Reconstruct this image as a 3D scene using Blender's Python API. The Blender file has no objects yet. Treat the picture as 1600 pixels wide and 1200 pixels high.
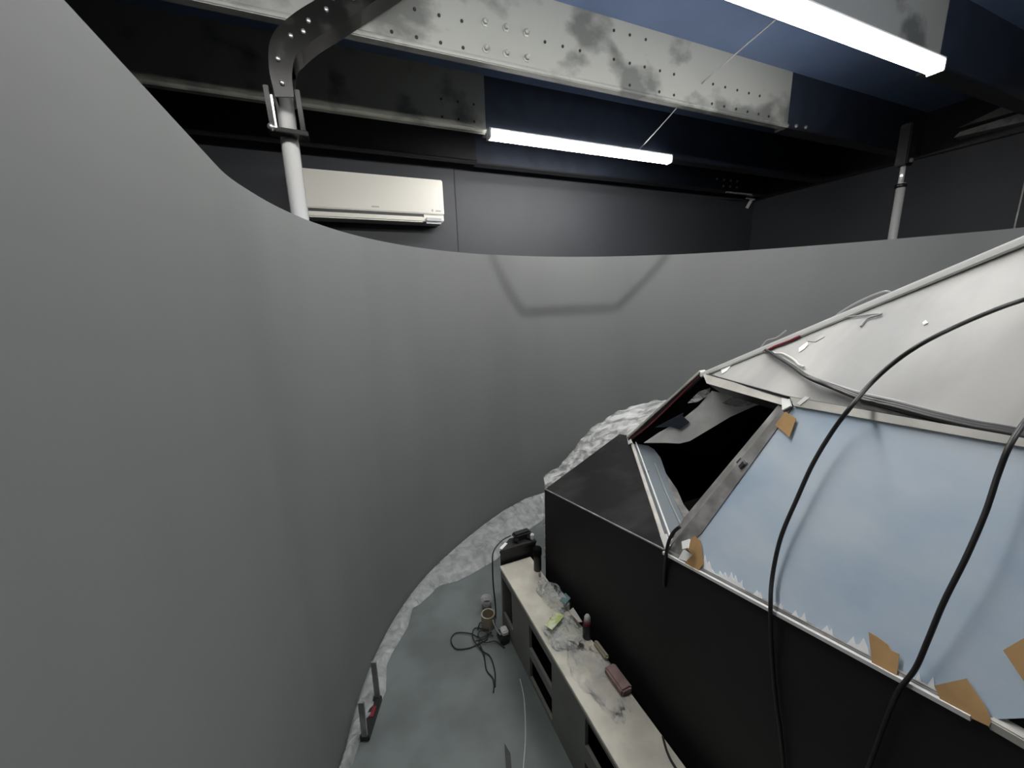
import bpy, bmesh, math, random
from mathutils import Vector, Matrix, noise
random.seed(7)
SC = bpy.context.scene
COL = SC.collection

# ------------------------------------------------------------------ camera, world, exposure
# World axes: X along the ceiling beams, Y towards the back wall, Z up, metres. Floor z = 0.
TH, RO, PSI, FPX, CAMZ = 0.2137, -0.0308, 0.394, 602.0, 1.66
fwd_h = Vector((math.sin(PSI), math.cos(PSI), 0)); r0 = Vector((math.cos(PSI), -math.sin(PSI), 0)); z0 = Vector((0, 0, 1))
fwd = fwd_h * math.cos(TH) - z0 * math.sin(TH)
u0 = fwd_h * math.sin(TH) + z0 * math.cos(TH)
cr, sr = math.cos(RO), math.sin(RO)
right = r0 * cr + u0 * sr
up = u0 * cr - r0 * sr
cam = bpy.data.cameras.new('camera'); cam_o = bpy.data.objects.new('camera', cam); COL.objects.link(cam_o)
cam.sensor_width = 36.0; cam.lens = 36.0 * FPX / 1600.0; cam.clip_start = 0.02
cam_o.matrix_world = Matrix((
    (right.x, up.x, -fwd.x, 0), (right.y, up.y, -fwd.y, 0), (right.z, up.z, -fwd.z, CAMZ), (0, 0, 0, 1)))
SC.camera = cam_o
SC.view_settings.view_transform = 'Standard'
SC.view_settings.look = 'None'
SC.view_settings.gamma = 1.0
SC.view_settings.use_curve_mapping = False
SC.view_settings.exposure = 0.0
w = bpy.data.worlds.new('world'); SC.world = w; w.use_nodes = True
w.node_tree.nodes['Background'].inputs[0].default_value = (0.5, 0.55, 0.65, 1)
w.node_tree.nodes['Background'].inputs[1].default_value = 0.02
LAMP = 56.0          # brightness of the lit diffusers of the LED battens

# ------------------------------------------------------------------ materials
def mat(name, col, rough=0.6, metal=0.0, var=0.0, vscale=4.0, col2=None, lo=0.4, hi=0.6, bump=0.0, bscale=40.0, spec=0.5, stretch=(1, 1, 1), detail=5.0):
    m = bpy.data.materials.new(name); m.use_nodes = True
    nt = m.node_tree; b = nt.nodes['Principled BSDF']
    b.inputs['Roughness'].default_value = rough; b.inputs['Metallic'].default_value = metal
    b.inputs['Specular IOR Level'].default_value = spec
    c1 = (*col, 1); c2 = (*col2, 1) if col2 else tuple([x * (1 - var) for x in col]) + (1,)
    tc = nt.nodes.new('ShaderNodeTexCoord'); mp = nt.nodes.new('ShaderNodeMapping')
    mp.inputs['Scale'].default_value = stretch
    nt.links.new(tc.outputs['Object'], mp.inputs['Vector'])
    if var > 0 or col2:
        n = nt.nodes.new('ShaderNodeTexNoise'); n.inputs['Scale'].default_value = vscale; n.inputs['Detail'].default_value = detail
        nt.links.new(mp.outputs['Vector'], n.inputs['Vector'])
        r = nt.nodes.new('ShaderNodeValToRGB'); r.color_ramp.elements[0].position = lo; r.color_ramp.elements[1].position = hi
        r.color_ramp.elements[0].color = c1; r.color_ramp.elements[1].color = c2
        nt.links.new(n.outputs['Fac'], r.inputs['Fac']); nt.links.new(r.outputs['Color'], b.inputs['Base Color'])
    else:
        b.inputs['Base Color'].default_value = c1
    if bump > 0:
        n2 = nt.nodes.new('ShaderNodeTexNoise'); n2.inputs['Scale'].default_value = bscale; n2.inputs['Detail'].default_value = 4
        nt.links.new(mp.outputs['Vector'], n2.inputs['Vector'])
        bp = nt.nodes.new('ShaderNodeBump'); bp.inputs['Strength'].default_value = bump; bp.inputs['Distance'].default_value = 0.01
        nt.links.new(n2.outputs['Fac'], bp.inputs['Height']); nt.links.new(bp.outputs['Normal'], b.inputs['Normal'])
    return m

def emis(name, col, s):
    m = bpy.data.materials.new(name); m.use_nodes = True; nt = m.node_tree
    b = nt.nodes['Principled BSDF']; b.inputs['Base Color'].default_value = (*col, 1)
    b.inputs['Emission Color'].default_value = (*col, 1); b.inputs['Emission Strength'].default_value = s
    return m

def film(name, col, lo, hi, scale=14.0, bump=0.8, stretch=(1, 1, 1), amin=0.25, amax=0.85):
    m = bpy.data.materials.new(name); m.use_nodes = True; nt = m.node_tree
    b = nt.nodes['Principled BSDF']; out = nt.nodes['Material Output']
    b.inputs['Base Color'].default_value = (*col, 1); b.inputs['Roughness'].default_value = 0.22
    tc = nt.nodes.new('ShaderNodeTexCoord'); mp = nt.nodes.new('ShaderNodeMapping'); mp.inputs['Scale'].default_value = stretch
    nt.links.new(tc.outputs['Object'], mp.inputs['Vector'])
    n = nt.nodes.new('ShaderNodeTexNoise'); n.inputs['Scale'].default_value = scale; n.inputs['Detail'].default_value = 7; n.inputs['Distortion'].default_value = 0.8
    nt.links.new(mp.outputs['Vector'], n.inputs['Vector'])
    mr = nt.nodes.new('ShaderNodeMapRange'); mr.inputs[1].default_value = lo; mr.inputs[2].default_value = hi; mr.inputs[3].default_value = amin; mr.inputs[4].default_value = amax
    nt.links.new(n.outputs['Fac'], mr.inputs['Value'])
    bp = nt.nodes.new('ShaderNodeBump'); bp.inputs['Strength'].default_value = bump; bp.inputs['Distance'].default_value = 0.02
    nt.links.new(n.outputs['Fac'], bp.inputs['Height']); nt.links.new(bp.outputs['Normal'], b.inputs['Normal'])
    tr = nt.nodes.new('ShaderNodeBsdfTransparent'); mx = nt.nodes.new('ShaderNodeMixShader')
    nt.links.new(mr.outputs['Result'], mx.inputs[0]); nt.links.new(tr.outputs[0], mx.inputs[1]); nt.links.new(b.outputs[0], mx.inputs[2])
    nt.links.new(mx.outputs[0], out.inputs['Surface'])
    return m

M = {}
M['screen'] = mat('grey_screen_paint', (.172, .179, .180), .62, var=.10, vscale=1.6, stretch=(1, 1, .25), bump=.02, bscale=160, spec=.3)
M['screen_edge'] = mat('screen_raw_edge', (.5, .5, .48), .6)
M['floor'] = mat('grey_vinyl_floor', (.185, .212, .21), .42, var=.28, vscale=3.5, spec=.4)
M['wall'] = mat('dark_grey_wall_paint', (.036, .039, .046), .6, var=.1, vscale=2)
M['ceil'] = mat('ceiling_paint_haze_tint', (.13, .185, .32), .55, var=.15, vscale=2)  # blue of the lens-flare haze is put into the ceiling colour
M['black_gloss'] = mat('black_gloss_steel_paint', (.012, .012, .014), .28, var=.3, vscale=12, bump=.06, bscale=25)
M['beam_grey'] = mat('patchy_grey_steel', (.27, .275, .26), .42, metal=.15, col2=(.11, .115, .11), vscale=3.2, lo=.52, hi=.62, bump=.05, bscale=30, stretch=(1, 1, 1.4))
M['beam_olive'] = mat('dull_dark_steel', (.19, .19, .165), .5, metal=.1, col2=(.07, .07, .065), vscale=5, lo=.55, hi=.7)
M['arm'] = mat('black_arm_paint', (.005, .005, .005), .3, col2=(.016, .016, .016), vscale=14, lo=.55, hi=.66, spec=.12)
M['web_dark'] = mat('black_gloss_haze_tint', (.018, .023, .036), .32, var=.3, vscale=10)  # black beam paint, tinted navy to stand in for the blue flare haze
M['wrap'] = film('thin_clear_wrap', (.66, .66, .64), .42, .75, scale=18, amin=.02, amax=.42)
M['bolt'] = mat('steel_bolt', (.4, .4, .4), .3, metal=.8)
M['hole'] = mat('dark_bolt_hole', (.01, .01, .01), .7)
M['chrome'] = mat('bright_polished_pole', (.92, .92, .91), .2, metal=.65)
M['ac'] = mat('off_white_plastic', (.72, .70, .64), .4)
M['ac_grey'] = mat('silver_grey_plastic', (.36, .37, .38), .35)
M['dark_plastic'] = mat('dark_plastic', (.015, .015, .016), .45)
M['black_panel'] = mat('matt_black_panel', (.019, .019, .020), .62, var=.25, vscale=3, spec=.35)
M['nose'] = mat('dusty_black_panel', (.022, .022, .023), .6, col2=(.075, .075, .075), vscale=4.5, lo=.5, hi=.75, spec=.35)
M['roof'] = mat('smudged_grey_white_paint', (.375, .37, .35), .55, col2=(.265, .265, .26), vscale=3.0, lo=.42, hi=.66, stretch=(.6, 1.6, 1), bump=.04, bscale=20)
M['trim'] = mat('off_white_trim', (.62, .60, .55), .45, var=.2, vscale=9)
M['white'] = mat('white_paint', (.82, .82, .80), .5)
M['grey_frame'] = mat('worn_grey_metal', (.24, .235, .225), .4, metal=.3, col2=(.40, .39, .38), vscale=16, lo=.45, hi=.65)
M['blue'] = mat('pale_blue_sheet', (.47, .59, .72), .5, col2=(.62, .70, .78), vscale=4.5, lo=.4, hi=.62, bump=.04, bscale=30, stretch=(1, .8, 1.3))
M['tape'] = mat('brown_packing_tape', (.56, .345, .155), .3, var=.2, vscale=14)
M['filler'] = mat('white_filler', (.93, .94, .95), .5)
M['cable'] = mat('black_rubber_cable', (.015, .015, .016), .45)
M['wire_grey'] = mat('grey_wire', (.30, .30, .30), .4)
M['wire_white'] = mat('white_wire', (.6, .6, .58), .4)
M['wire_red'] = mat('red_wire', (.20, .02, .03), .4)
M['shelf'] = mat('blue_grey_moulding', (.185, .215, .24), .45)
M['lining'] = mat('light_grey_lining', (.78, .78, .75), .5, var=.15, vscale=14)
M['navy'] = mat('navy_panel', (.022, .03, .045), .5)
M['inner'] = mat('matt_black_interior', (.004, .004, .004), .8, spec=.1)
M['bench'] = mat('cream_laminate_top', (.70, .665, .57), .42, var=.25, vscale=7)
M['bench_side'] = mat('dull_grey_board', (.23, .23, .21), .6, var=.15, vscale=5)
M['film'] = film('clear_plastic_film', (.68, .70, .70), .30, .80, scale=15, amin=.28, amax=.66, bump=.35)
M['film2'] = film('crumpled_plastic_sheet', (.62, .63, .62), .38, .66, scale=10, stretch=(.7, 2.8, 2.8), amin=.2, amax=.85)
M['bag'] = film('clear_plastic_bag', (.62, .66, .66), .42, .72, scale=24, amin=.05, amax=.7)
M['clear'] = film('clear_cup_plastic', (.6, .6, .6), .3, .7, scale=20, amin=.3, amax=.6)
M['green'] = mat('green_label', (.42, .52, .14), .5, col2=(.7, .72, .55), vscale=60)
M['red'] = mat('dark_red_cap', (.16, .012, .03), .4)
M['pink'] = mat('dusty_pink_foam', (.30, .20, .19), .8, var=.3, vscale=30)
M['tan'] = mat('tan_cardboard_tube', (.33, .29, .22), .7)
M['lamp'] = emis('lit_lamp_diffuser', (1.0, .985, .95), LAMP)
M['teal'] = mat('teal_card', (.17, .27, .28), .5)

# ------------------------------------------------------------------ helpers
def link(name, me, m, parent=None, smooth=False):
    o = bpy.data.objects.new(name, me); COL.objects.link(o)
    if m is not None:
        for x in (m if isinstance(m, (list, tuple)) else [m]): me.materials.append(x)
    if smooth:
        for p in me.polygons: p.use_smooth = True
    if parent is not None:
        o.parent = parent; o.matrix_parent_inverse = Matrix.Translation(-parent.location)
    return o

def done(name, bm, m, parent=None, smooth=False):
    bmesh.ops.recalc_face_normals(bm, faces=bm.faces[:])
    me = bpy.data.meshes.new(name); bm.to_mesh(me); bm.free()
    return link(name, me, m, parent, smooth)

def thing(name, label, cat, loc=(0, 0, 0), group=None):
    o = bpy.data.objects.new(name, None); COL.objects.link(o); o.location = loc; o.empty_display_size = .1
    return tag(o, label, cat, group)

def tag(o, label, cat, group=None):
    o['label'] = label; o['category'] = cat
    if group: o['group'] = group
    return o

def struct(o): o['kind'] = 'structure'; return o

def add_box(bm, a, b, bev=0.0):
    r = bmesh.ops.create_cube(bm, size=1.0); vs = r['verts']
    a, b = Vector(a), Vector(b); c = (a + b) / 2; s = b - a
    for v in vs: v.co = Vector((v.co.x * s.x, v.co.y * s.y, v.co.z * s.z)) + c
    if bev > 0:
        es = {e for v in vs for e in v.link_edges}
        bmesh.ops.bevel(bm, geom=list(es), offset=bev, segments=2, affect='EDGES', clamp_overlap=True)

def box(name, a, b, m, parent=None, bev=0.0):
    bm = bmesh.new(); add_box(bm, a, b, bev); return done(name, bm, m, parent)

def bar(name, p, q, wd, ht, m, parent=None, upv=(0, 0, 1), bev=0.0):
    p, q = Vector(p), Vector(q); d = (q - p); L = d.length; d.normalize()
    s = d.cross(Vector(upv)).normalized(); t = s.cross(d).normalized()
    bm = bmesh.new(); add_box(bm, (-wd / 2, 0, -ht / 2), (wd / 2, L, ht / 2), bev)
    for v in bm.verts: v.co = p + s * v.co.x + d * v.co.y + t * v.co.z
    return done(name, bm, m, parent)

def poly_normal(pts):
    n = Vector((0, 0, 0)); k = len(pts)
    for i in range(k):
        a, b = pts[i], pts[(i + 1) % k]
        n += Vector(((a.y - b.y) * (a.z + b.z), (a.z - b.z) * (a.x + b.x), (a.x - b.x) * (a.y + b.y)))
    return n.normalized()

def plate(name, pts, th, m, parent=None, n=None):
    """A flat outline given thickness th behind it (away from the side the camera stands on, or along -n)."""
    pts = [Vector(p) for p in pts]
    nn = Vector(n).normalized() if n is not None else poly_normal(pts)
    if n is None:
        c = sum(pts, Vector((0, 0, 0))) / len(pts)
        if nn.dot(Vector((0, 0, CAMZ)) - c) < 0: nn = -nn
    bm = bmesh.new()
    f = [bm.verts.new(p) for p in pts]; g = [bm.verts.new(p - nn * th) for p in pts]
    k = len(pts)
    bm.faces.new(f); bm.faces.new(g[::-1])
    for i in range(k): bm.faces.new((f[i], g[i], g[(i + 1) % k], f[(i + 1) % k]))
    bm.normal_update()
    bmesh.ops.triangulate(bm, faces=[x for x in bm.faces if len(x.verts) > 4])
    return done(name, bm, m, parent)

def smooth_path(pts, n=8):
    pts = [Vector(p) for p in pts]
    if len(pts) < 3 or n <= 1: return pts
    out = []
    for i in range(len(pts) - 1):
        p0 = pts[max(i - 1, 0)]; p1 = pts[i]; p2 = pts[i + 1]; p3 = pts[min(i + 2, len(pts) - 1)]
        for k in range(n):
            t = k / n
            out.append(0.5 * ((2 * p1) + (p2 - p0) * t + (2 * p0 - 5 * p1 + 4 * p2 - p3) * t * t + (3 * p1 - p0 - 3 * p2 + p3) * t ** 3))
    out.append(pts[-1]); return out

def add_tube(bm, pts, r, seg=10, caps=True):
    pts = [Vector(p) for p in pts]; rings = []
    nrm = None
    for i, p in enumerate(pts):
        d = (pts[min(i + 1, len(pts) - 1)] - pts[max(i - 1, 0)])
        d = d.normalized() if d.length > 1e-9 else Vector((0, 0, 1))
        if nrm is None: nrm = d.orthogonal().normalized()
        nrm = (nrm - d * nrm.dot(d)); nrm = nrm.normalized() if nrm.length > 1e-6 else d.orthogonal().normalized()
        bn = d.cross(nrm); rr = r[i] if isinstance(r, (list, tuple)) else r
        rings.append([bm.verts.new(p + nrm * rr * math.cos(2 * math.pi * k / seg) + bn * rr * math.sin(2 * math.pi * k / seg)) for k in range(seg)])
    for a, b in zip(rings[:-1], rings[1:]):
        for k in range(seg): bm.faces.new((a[k], a[(k + 1) % seg], b[(k + 1) % seg], b[k]))
    if caps: bm.faces.new(rings[0][::-1]); bm.faces.new(rings[-1])

def tube(name, pts, r, m, parent=None, n=8, seg=10):
    bm = bmesh.new(); add_tube(bm, smooth_path(pts, n), r, seg)
    return done(name, bm, m, parent, smooth=True)

def lathe(name, prof, loc, m, parent=None, seg=24, axis=None, smooth=True):
    """prof: list of (radius, height)."""
    bm = bmesh.new(); rings = []
    for r, h in prof:
        rings.append([bm.verts.new((r * math.cos(2 * math.pi * k / seg), r * math.sin(2 * math.pi * k / seg), h)) for k in range(seg)])
    for a, b in zip(rings[:-1], rings[1:]):
        for k in range(seg): bm.faces.new((a[k], a[(k + 1) % seg], b[(k + 1) % seg], b[k]))
    bm.faces.new(rings[0][::-1]); bm.faces.new(rings[-1])
    R = Vector((0, 0, 1)).rotation_difference(Vector(axis).normalized()).to_matrix() if axis is not None else Matrix.Identity(3)
    for v in bm.verts: v.co = R @ v.co + Vector(loc)
    return done(name, bm, m, parent, smooth)

def grid_mesh(rows):
    """rows: equal-length lists of points -> a bmesh sheet."""
    bm = bmesh.new(); V = [[bm.verts.new(p) for p in row] for row in rows]
    for a, b in zip(V[:-1], V[1:]):
        for k in range(len(a) - 1): bm.faces.new((a[k], a[k + 1], b[k + 1], b[k]))
    return bm

def shared(name, src, parent, loc_delta):
    """A copy of a part (same mesh) under parent, moved by loc_delta."""
    o = src.copy(); o.name = name; COL.objects.link(o); o.parent = parent
    o.matrix_parent_inverse = src.matrix_parent_inverse.copy(); o.location = src.location + Vector(loc_delta); return o

# points measured in the room, metres
P = {
  'screen_path': [[-0.2205,-1.5],[-0.2205,-0.6],[-0.2205,0.0],[-0.2205,0.6],[-0.2205,0.95],[-0.2205,1.07],[-0.2204,1.0812],[-0.2203,1.0919],[-0.22,1.1022],[-0.2196,1.1122],[-0.2191,1.1218],[-0.2185,1.1312],[-0.2178,1.1403],[-0.217,1.1492],[-0.2161,1.1581],[-0.2151,1.1668],[-0.2139,1.1756],[-0.2127,1.1843],[-0.2114,1.1931],[-0.21,1.202],[-0.2085,1.211],[-0.2068,1.2203],[-0.2051,1.2298],[-0.2033,1.2396],[-0.2014,1.2498],[-0.1995,1.2604],[-0.1974,1.2714],[-0.1861,1.3273],[-0.1729,1.3829],[-0.1577,1.4381],[-0.1405,1.4929],[-0.1214,1.5471],[-0.1003,1.6006],[-0.0773,1.6535],[-0.0523,1.7055],[-0.0255,1.7567],[0.0032,1.8069],[0.0337,1.8561],[0.066,1.9042],[0.1,1.9511],[0.1357,1.9968],[0.1731,2.0412],[0.2122,2.0842],[0.2527,2.1257],[0.2948,2.1658],[0.3382,2.2043],[0.3831,2.2412],[0.4292,2.2764],[0.4766,2.3099],[0.5252,2.3416],[0.5748,2.3716],[0.6255,2.3997],[0.6771,2.4259],[0.7295,2.4502],[0.7828,2.4726],[0.8367,2.4931],[0.8913,2.5115],[0.9464,2.528],[1.002,2.5426],[1.058,2.5551],[1.1143,2.5656],[1.1709,2.5741],[1.2275,2.5806],[1.2843,2.5852],[1.3411,2.5877],[1.3978,2.5884],[1.4543,2.5871],[1.5107,2.5839],[1.5668,2.5788],[1.6226,2.5719],[1.6779,2.5632],[1.7328,2.5526],[1.7872,2.5404],[1.8411,2.5265],[1.8943,2.5109],[1.9469,2.4937],[1.9988,2.4749],[2.05,2.4546],[2.1004,2.4328],[2.1501,2.4096],[2.1989,2.385],[2.2468,2.3591],[2.294,2.3319],[2.3402,2.3035],[2.3856,2.2738],[2.4301,2.243],[2.4737,2.2112],[2.5164,2.1782],[2.5582,2.1442],[2.5991,2.1093],[2.6392,2.0734],[2.6784,2.0366],[2.7168,1.9988],[2.7543,1.9603],[2.7911,1.9208],[2.827,1.8806],[2.8622,1.8395],[2.8967,1.7976],[2.9305,1.755],[2.9636,1.7115],[2.996,1.6673],[3.0278,1.6222],[3.0591,1.5763],[3.0897,1.5296],[3.1198,1.482],[3.1494,1.4335],[3.1785,1.3841],[3.2071,1.3337],[3.2353,1.2823],[3.3621,1.0669],[3.4541,0.7292],[3.4541,-0.4708]],
  'tape': [[[0.9765,0.5866,1.3698],[0.9699,0.5559,1.361],[0.9503,0.5548,1.3175],[0.9613,0.5978,1.3339]],[[0.8222,0.6913,1.0057],[0.8196,0.6695,1.004],[0.7986,0.6371,0.9635],[0.7884,0.6424,0.9398],[0.7889,0.6873,0.9321],[0.8014,0.6751,0.9625],[0.8051,0.7031,0.9652],[0.8141,0.702,0.9855]],[[0.8091,0.2964,1.0526],[0.8084,0.2822,1.0537],[0.8068,0.268,1.0529],[0.8041,0.2617,1.048],[0.8043,0.251,1.0505],[0.7902,0.2442,1.0203],[0.7898,0.2774,1.0132]],[[0.796,0.203,1.0412],[0.8093,0.1776,1.0758],[0.7985,0.1519,1.0568],[0.7926,0.1427,1.0453],[0.7891,0.1429,1.0376],[0.7882,0.1672,1.0309],[0.7876,0.1889,1.0252]],[[0.8343,0.158,1.1355],[0.8458,0.1459,1.1633],[0.8598,0.1271,1.1981],[0.8396,0.1079,1.1569],[0.8221,0.1317,1.1133],[0.8295,0.1474,1.1267]]],
  'teeth': [[[0.7957,0.6407,0.9415],[0.8126,0.6461,0.9782],[0.805,0.6341,0.9635],[0.8082,0.6291,0.9717],[0.8026,0.6175,0.9614],[0.7995,0.6034,0.9573],[0.7998,0.593,0.96],[0.8042,0.5929,0.9698],[0.8011,0.5834,0.9646],[0.8051,0.5794,0.9745],[0.8013,0.5702,0.9677],[0.8032,0.5652,0.973],[0.8084,0.5651,0.9845],[0.8021,0.5538,0.9727],[0.8076,0.5536,0.9849],[0.8019,0.5426,0.9743],[0.8022,0.5371,0.9761],[0.8065,0.5339,0.9863],[0.8004,0.5273,0.9739],[0.7968,0.5127,0.9688],[0.7941,0.516,0.962]],[[0.7963,0.5025,0.9697],[0.8036,0.496,0.9872],[0.8011,0.4911,0.9825],[0.8037,0.4886,0.9887],[0.7979,0.4781,0.9778],[0.7961,0.4618,0.977],[0.7941,0.4635,0.9722]],[[0.7952,0.4523,0.9769],[0.8008,0.4555,0.9887],[0.7995,0.4458,0.9877],[0.8036,0.4417,0.9976],[0.7975,0.4334,0.9857],[0.7962,0.4263,0.9841],[0.7946,0.4297,0.9798]],[[0.796,0.418,0.9852],[0.8035,0.4128,1.003],[0.7993,0.4051,0.995],[0.7993,0.399,0.9963],[0.8053,0.3974,1.0098],[0.7985,0.3878,0.9966],[0.7963,0.3786,0.9934],[0.7946,0.3816,0.9891]],[[0.7928,0.3684,0.9875],[0.7976,0.3612,0.9997],[0.8042,0.3561,1.0155],[0.8006,0.3499,1.0087],[0.8038,0.3471,1.0163],[0.7962,0.3383,1.0009],[0.7941,0.338,0.9965]],[[0.7944,0.324,0.9998],[0.7989,0.3187,1.0109],[0.8057,0.3147,1.0267],[0.8007,0.3077,1.0169],[0.8027,0.3032,1.0222],[0.8081,0.3012,1.0347],[0.8019,0.2897,1.0231],[0.7949,0.2806,1.0093],[0.7947,0.2855,1.0079]],[[0.7948,0.2352,1.0178],[0.8011,0.2307,1.0326],[0.7977,0.2245,1.0263],[0.8045,0.2244,1.0415],[0.7973,0.2166,1.027],[0.7979,0.2114,1.0292],[0.8057,0.209,1.0471],[0.7994,0.2033,1.0342],[0.7949,0.1945,1.0259],[0.7943,0.1998,1.0234]]],
  'blue': [[0.992,0.5886,1.382],[0.9877,0.4934,1.3908],[0.9691,0.1812,1.4094],[0.8233,0.0785,1.1041],[0.8105,0.1213,1.0674],[0.8008,0.1452,1.0412],[0.8001,0.1956,1.0299],[0.7998,0.3122,1.0066],[0.801,0.4672,0.9796],[0.802,0.6407,0.9482],[0.8161,0.6723,0.9737],[0.8262,0.696,0.9917]],
  'post': [[1.0186,0.6259,1.3797],[1.0074,0.6005,1.3888],[0.8158,0.7483,0.9627],[0.795,0.759,0.9219],[0.8097,0.765,0.9371],[0.8587,0.7645,1.0088]],
  'post2': [[0.9944,0.593,1.3939],[0.9878,0.5782,1.3818],[0.8323,0.6798,1.0157],[0.824,0.692,0.9948],[0.8101,0.703,0.9617],[0.7956,0.7117,0.9278],[0.7941,0.7552,0.9161],[0.8147,0.7474,0.9635]],
  'fr_corners': [[1.3499,1.5887,0.8871],[1.3502,1.1498,1.3274],[1.0146,0.6048,1.3869],[0.8022,0.7661,0.9172]],
  'header1': [[1.3379,1.1463,1.3374],[0.9995,0.5924,1.4017],[0.9879,0.5966,1.3806],[1.2705,1.0675,1.3187]],
  'header2': [[0.9924,0.59,1.4047],[0.9644,0.1606,1.4248],[0.9589,0.1576,1.4132],[0.983,0.5729,1.387]],
  'brk': [[[1.0093,0.6197,1.3926],[1.0012,0.5968,1.4038],[0.9753,0.5757,1.3874],[0.9772,0.5949,1.3709]],[[1.3931,1.6846,0.8821],[1.371,1.6209,0.9138],[1.2998,1.5195,0.9122],[1.3139,1.5708,0.8812]],[[0.8286,0.823,0.9266],[0.8243,0.7936,0.9499],[0.7921,0.7481,0.9488],[0.7834,0.7529,0.9315]],[[0.7896,0.704,0.9895],[0.7885,0.6783,1.0136],[0.7705,0.6668,0.999],[0.7718,0.6842,0.9835]]],
  'brk2': [[0.9915,0.555,1.4142],[0.9902,0.5443,1.4135],[0.982,0.5582,1.3924],[0.9838,0.5669,1.3949]],
  'scrap': [[0.8036,0.708,0.9585],[0.8023,0.6758,0.9617],[0.7924,0.6866,0.9376],[0.7908,0.7118,0.9292]],
  'shelf': [[1.3405,1.5566,0.885],[1.4041,1.545,0.885],[1.3877,1.4506,0.885],[1.3391,1.3545,0.885],[1.2403,1.2193,0.885],[1.0987,1.0336,0.885],[1.0133,0.896,0.885],[0.9734,0.8803,0.885],[0.8769,0.8345,0.885],[0.9063,0.8874,0.885],[1.0737,1.14,0.885]],
  'shelf_lines': [[[1.3152,1.5167,0.889],[1.195,1.3167,0.889],[1.1608,1.257,0.889],[1.1873,1.2661,0.889]],[[1.2598,1.3082,0.889],[1.1196,1.1025,0.889],[1.0329,0.9685,0.889],[0.9781,0.8796,0.889]]],
  'wedge': [[1.261,1.2477,0.875],[1.1783,1.0913,0.875],[1.1107,0.9935,0.875],[1.087,0.944,0.875],[1.0327,0.9135,0.875],[1.1129,1.047,0.875]],
  'lining': [[1.2098,1.3312,0.9923],[1.2644,1.2532,1.0092],[1.2981,1.2049,1.0166],[1.3218,1.1721,1.0355],[1.3672,1.1121,1.1023],[1.4074,1.0591,1.1618],[1.4577,0.9913,1.2208],[1.4992,0.9333,1.2472],[1.5118,0.9159,1.2572],[1.4326,1.0306,1.252],[1.3698,1.1231,1.2644],[1.3394,1.1606,1.1899],[1.2955,1.2173,1.1116],[1.2491,1.2794,1.0522]],
  'navy': [[1.2328,1.2876,1.0768],[1.3002,1.1972,1.1603],[1.2973,1.2001,1.1454],[1.3132,1.1748,1.1211],[1.2911,1.2035,1.0839],[1.2701,1.2346,1.0898]],
  'crumple': [[1.3836,1.0813,1.2198],[1.4094,1.0471,1.2567],[1.4309,1.0148,1.2452],[1.4555,0.9786,1.2398],[1.4373,1.0036,1.2232],[1.4122,1.0388,1.21]],
  'crumple2': [[1.3091,1.1883,1.2044],[1.3347,1.156,1.2591],[1.3594,1.1219,1.2796],[1.3567,1.1231,1.2495],[1.3319,1.1561,1.2146]],
  'specks': [[1.7,1.2164,1.0496],[1.7,1.194,1.056],[1.7,1.172,1.0623],[1.7,1.2309,1.0258],[1.7,1.1126,1.0854],[1.7,1.3227,0.9813],[1.7,1.5394,0.8034]],
  'cable1': [[1.181,0.2699,1.6564],[1.1686,0.306,1.6327],[1.135,0.3251,1.6173],[1.0873,0.3551,1.5885],[1.0342,0.3843,1.5525],[1.0238,0.418,1.5094],[0.9977,0.4374,1.4655],[0.9357,0.4353,1.4256],[0.9268,0.4574,1.3647],[0.9005,0.4708,1.2914],[0.8708,0.4762,1.2118],[0.8374,0.4792,1.1246],[0.8088,0.4695,1.043],[0.78,0.4483,0.9882],[0.788,0.4382,0.8767],[0.788,0.4182,0.7756],[0.788,0.3974,0.6928],[0.788,0.3781,0.5988],[0.788,0.3629,0.5169]],
  'cable2': [[1.0524,0.2229,1.5104],[0.9994,0.2245,1.4633],[0.926,0.2205,1.421],[0.905,0.2201,1.3743],[0.8791,0.2166,1.317],[0.8481,0.2165,1.248],[0.8205,0.2205,1.1735],[0.8019,0.2224,1.1071],[0.7917,0.2258,1.0519],[0.78,0.2345,1.0054],[0.788,0.2426,0.9486],[0.788,0.2473,0.8862],[0.788,0.2535,0.7955],[0.788,0.2561,0.7046]],
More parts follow.
